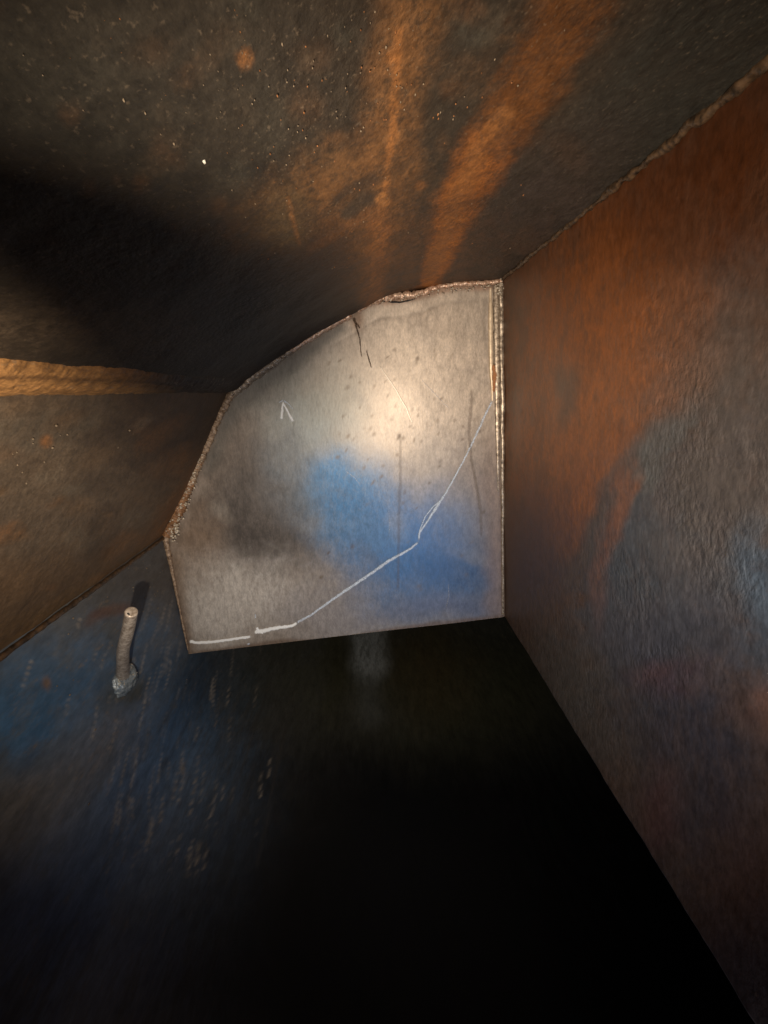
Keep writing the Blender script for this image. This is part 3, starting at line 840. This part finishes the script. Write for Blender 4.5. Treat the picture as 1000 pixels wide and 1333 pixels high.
for k in range(26):
    pts.append((tuple(on_plate(649 + rs.gauss(0, 3), 374 + rs.gauss(0, 6), -0.007)), rs.uniform(.0005, .0018), None))
bo = beads('slag_crust', pts, M_crust, None, 4, buckle); bo.data.transform(Matrix.Translation(-inv)); bo.parent = plate

# ================================================================== spatter stuck to the sheets
def on_ceiling(u, v):
    """where the sight line meets the ceiling sheet (profile carried along Y)"""
    r = ray(u, v); a = math.atan2(r.z, r.x)
    pr = resample(ceil_prof, 330, 260)
    an = np.arctan2(pr[:, 1], pr[:, 0])
    o_ = np.argsort(an); X = np.interp(a, an[o_], pr[o_, 0]); Z = np.interp(a, an[o_], pr[o_, 1])
    k = math.hypot(X, Z) / math.hypot(r.x, r.z)
    return r * k


rs = random.Random(44); pts = []; po = []
for k in range(330):
    u = rs.gauss(470, 130) if k % 5 else rs.uniform(10, 640); v = rs.uniform(10, 360)
    if v > 300 - 0.9 * (u - 380) * 0 and u < 330 and v > 250: continue
    p = on_ceiling(u, v)
    if p.y > D or p.y < 0.05: continue
    d = p.y / D
    r = rs.uniform(.8, 2.0) * p.length / F * (0.7 if u < 330 else 1)
    p = p * (1 + 0.25 * r / p.length)
    (po if rs.random() < 0.4 else pts).append((tuple(p), r * .45, (0, r * rs.uniform(.2, 1.2), 0)))
beads('weld_spatter', pts, M_spat, ceiling, 5)
beads('rust_flake', po, M_spat_o, ceiling, 6)
pts = []
for u, v, s in [(265, 208, 2.6), (302, 247, 1.0), (161, 130, 1.4), (226, 186, 1.6), (189, 147, 1.0)]:
    p = on_ceiling(u, v); pts.append((tuple(p), s * p.length / F * 0.75, (0.3 * s * p.length / F, 0, -0.9 * s * p.length / F)))
c0 = beads('paint_chip', pts[:1], M_chip, None, 7); del c0['kind']
c0.parent = ceiling; c0['label'] = 'single bright white chip stuck to the dark ceiling'
beads('weld_spatter', pts[1:], M_spat, ceiling, 8)
pts = []
for k in range(70):                                   # on the left wall
    u = rs.uniform(10, 235); v = rs.uniform(545, 720)
    if v > 700 - (u - 213) * 0.0 and v > 700: continue
    # left wall plane taken between its two ends
    a = Vector((left_prof[1][0], D, left_prof[1][1])); b = Vector((left_prof[-1][0], D, left_prof[-1][1]))
    n = Vector((0, 1, 0)).cross(b - a).normalized()
    p = on_plane(u, v, a, n)
    if p.y > D or p.y < .05: continue
    pts.append((tuple(p), rs.uniform(.0003, .0009) * (0.5 + p.y / D), None))
beads('weld_spatter', pts, M_spat, left_wall, 9)
pts = []
for k in range(60):                                   # on the lower wall, thickest below the corner
    u = rs.gauss(195, 22) if k < 35 else rs.uniform(60, 300); v = rs.uniform(715, 800) if k < 35 else rs.uniform(800, 1050)
    p = on_plane(u, v, A0, nA)
    if p.y > D - .004 or p.y < .05 or v < 700 + (213 - u) * .7: continue
    pts.append((tuple(p), rs.uniform(.0004, .0009), (0, -rs.uniform(.0002, .0012), 0)))
beads('weld_spatter', pts, M_spat, lower_wall, 10)

# ================================================================== bent rod stub welded to the lower wall
base = on_plane(160, 884, A0, nA)
S = on_plane(190, 764, A0, nA)                        # where the tip throws its shadow
r1 = ray(171, 797).normalized(); w0 = -LAMP; d1 = r1; d2_ = (S - LAMP).normalized()
aa, b_, cc = 1.0, d1.dot(d2_), 1.0
w = Vector((0, 0, 0)) - LAMP
dd_, ee = d1.dot(w), d2_.dot(w)
sc_ = (b_ * ee - cc * dd_) / (aa * cc - b_ * b_)
tip = r1 * sc_
px = base.length / F
0 and print('px mm', px * 1000, 'stub base', base, 'tip', tip, 'len', (tip - base).length, 'height over wall', (tip - A0).dot(nA))
stub = thing('rod_stub', 'short bent steel rod end sticking up from the blue black wall at lower left', 'metal rod', base)
px = base.length / F
h_t = (tip - A0).dot(nA)


def off_wall(u, v, h): return on_plane(u, v, A0 + nA * h, nA)


R_ = 6.2 * px
mid = off_wall(160, 846, h_t * 0.50)
ctrl = [tuple(off_wall(160, 882, 0.002)), tuple(off_wall(160, 868, h_t * 0.22)), tuple(mid), tuple(off_wall(167, 820, h_t * .8)), tuple(tip)]
pp = resample(ctrl, 60, 25)
VV, FF = tube_rough(pp, [R_ * 1.1, R_ * 0.96, R_ * 0.92, R_ * 0.88, R_ * .84], 90, 28, lump=0.02, lscale=60, seed=191, cap=False)
n_r = 28; n_l = 90
# broken, slightly dished end
last = VV[-n_r:]; cen = last.mean(0); ax = (tip - mid).normalized(); ax = np.array(ax)
rings = [last]
for s, dp in ((0.93, 0.0007), (0.70, 0.0010), (0.40, 0.0009), (0.12, 0.0010)):
    rings.append(cen + (last - cen) * s + ax * dp)
base_i = len(VV) - n_r
VV = np.concatenate([VV] + rings[1:]); idx = [list(range(base_i, base_i + n_r))]
for q in range(4): idx.append(list(range(base_i + n_r * (q + 1), base_i + n_r * (q + 2))))
for q in range(4):
    for b2 in range(n_r):
        c2 = (b2 + 1) % n_r
        FF.append((idx[q][b2], idx[q][c2], idx[q + 1][c2], idx[q + 1][b2]))
FF.append(tuple(idx[-1]))
me = mesh_np('rod', VV - np.array(base), FF)
me.materials.append(M_rod); me.materials.append(M_hole)
for f_ in me.polygons[-1 - 2 * n_r:-1 - n_r][4:8]: f_.material_index = 1
o = bpy.data.objects.new('rod', me); COL.objects.link(o); o.parent = stub
# lumpy weld at its foot
import bmesh
bm = bmesh.new(); bmesh.ops.create_icosphere(bm, subdivisions=5, radius=1.0)
bv = np.array([v.co[:] for v in bm.verts])
k = 1 + 0.30 * fbm(bv + 9, 2.2, 4, 201, 0.6)
axis_y = np.array((0, 1, 0)); nn = np.array(nA); tt = np.cross(nn, axis_y)
q = (bv[:, :1] * nn * 0.9 + bv[:, 1:2] * axis_y * 1.45 + bv[:, 2:3] * tt * 1.1) * k[:, None] * R_ * 2.2
for v, c in zip(bm.verts, q): v.co = c
me = bpy.data.meshes.new('foot_weld'); bm.to_mesh(me); bm.free()
me.polygons.foreach_set('use_smooth', [True] * len(me.polygons))
fw = link('foot_weld', me, M_blob, stub)
rs = random.Random(3); pts = []
for k in range(26):
    cand = [qq for qq in (q[rs.randrange(len(q))] for _ in range(12)) if qq @ np.array(nA) > R_ * .3 and qq[2] > 0]
    if not cand: continue
    off = cand[0]
    pts.append((tuple(off), rs.uniform(.0003, .0009), None))
beads('slag_crust', pts, M_crust, stub, 12)

# ================================================================== added rod, out of view, shaped to throw the broad soft shadow
def wall_pt(u, v): return on_ceiling(u, v)
SH = [(-160, 205), (0, 256), (145, 334), (278, 455)]
bp = []
for (u, v), k in zip(SH, (0.16, 0.12, 0.08, 0.055)):
    q = wall_pt(u, v); bp.append(LAMP.lerp(q, k))
0 and print('shadow rod', bp, [tuple(round(c) for c in map(float, (proj(np.array([p])) [0][0], proj(np.array([p]))[1][0]))) for p in bp])
end = bp[0] + (bp[0] - bp[1]) * 3.0
br = thing('added_shadow_rod', 'added dark rod beside the torch, out of view, that throws the soft shadow', 'metal rod', end)
VV, FF = tube_rough([tuple(p - end) for p in (end, bp[0], bp[1], bp[2], bp[3])], [0.0027, 0.0027, 0.0027, 0.0033, 0.0046, 0.0056], 60, 14, lump=0.04, seed=211)
link('rod', mesh_np('rod', VV, FF), M_rod, br)
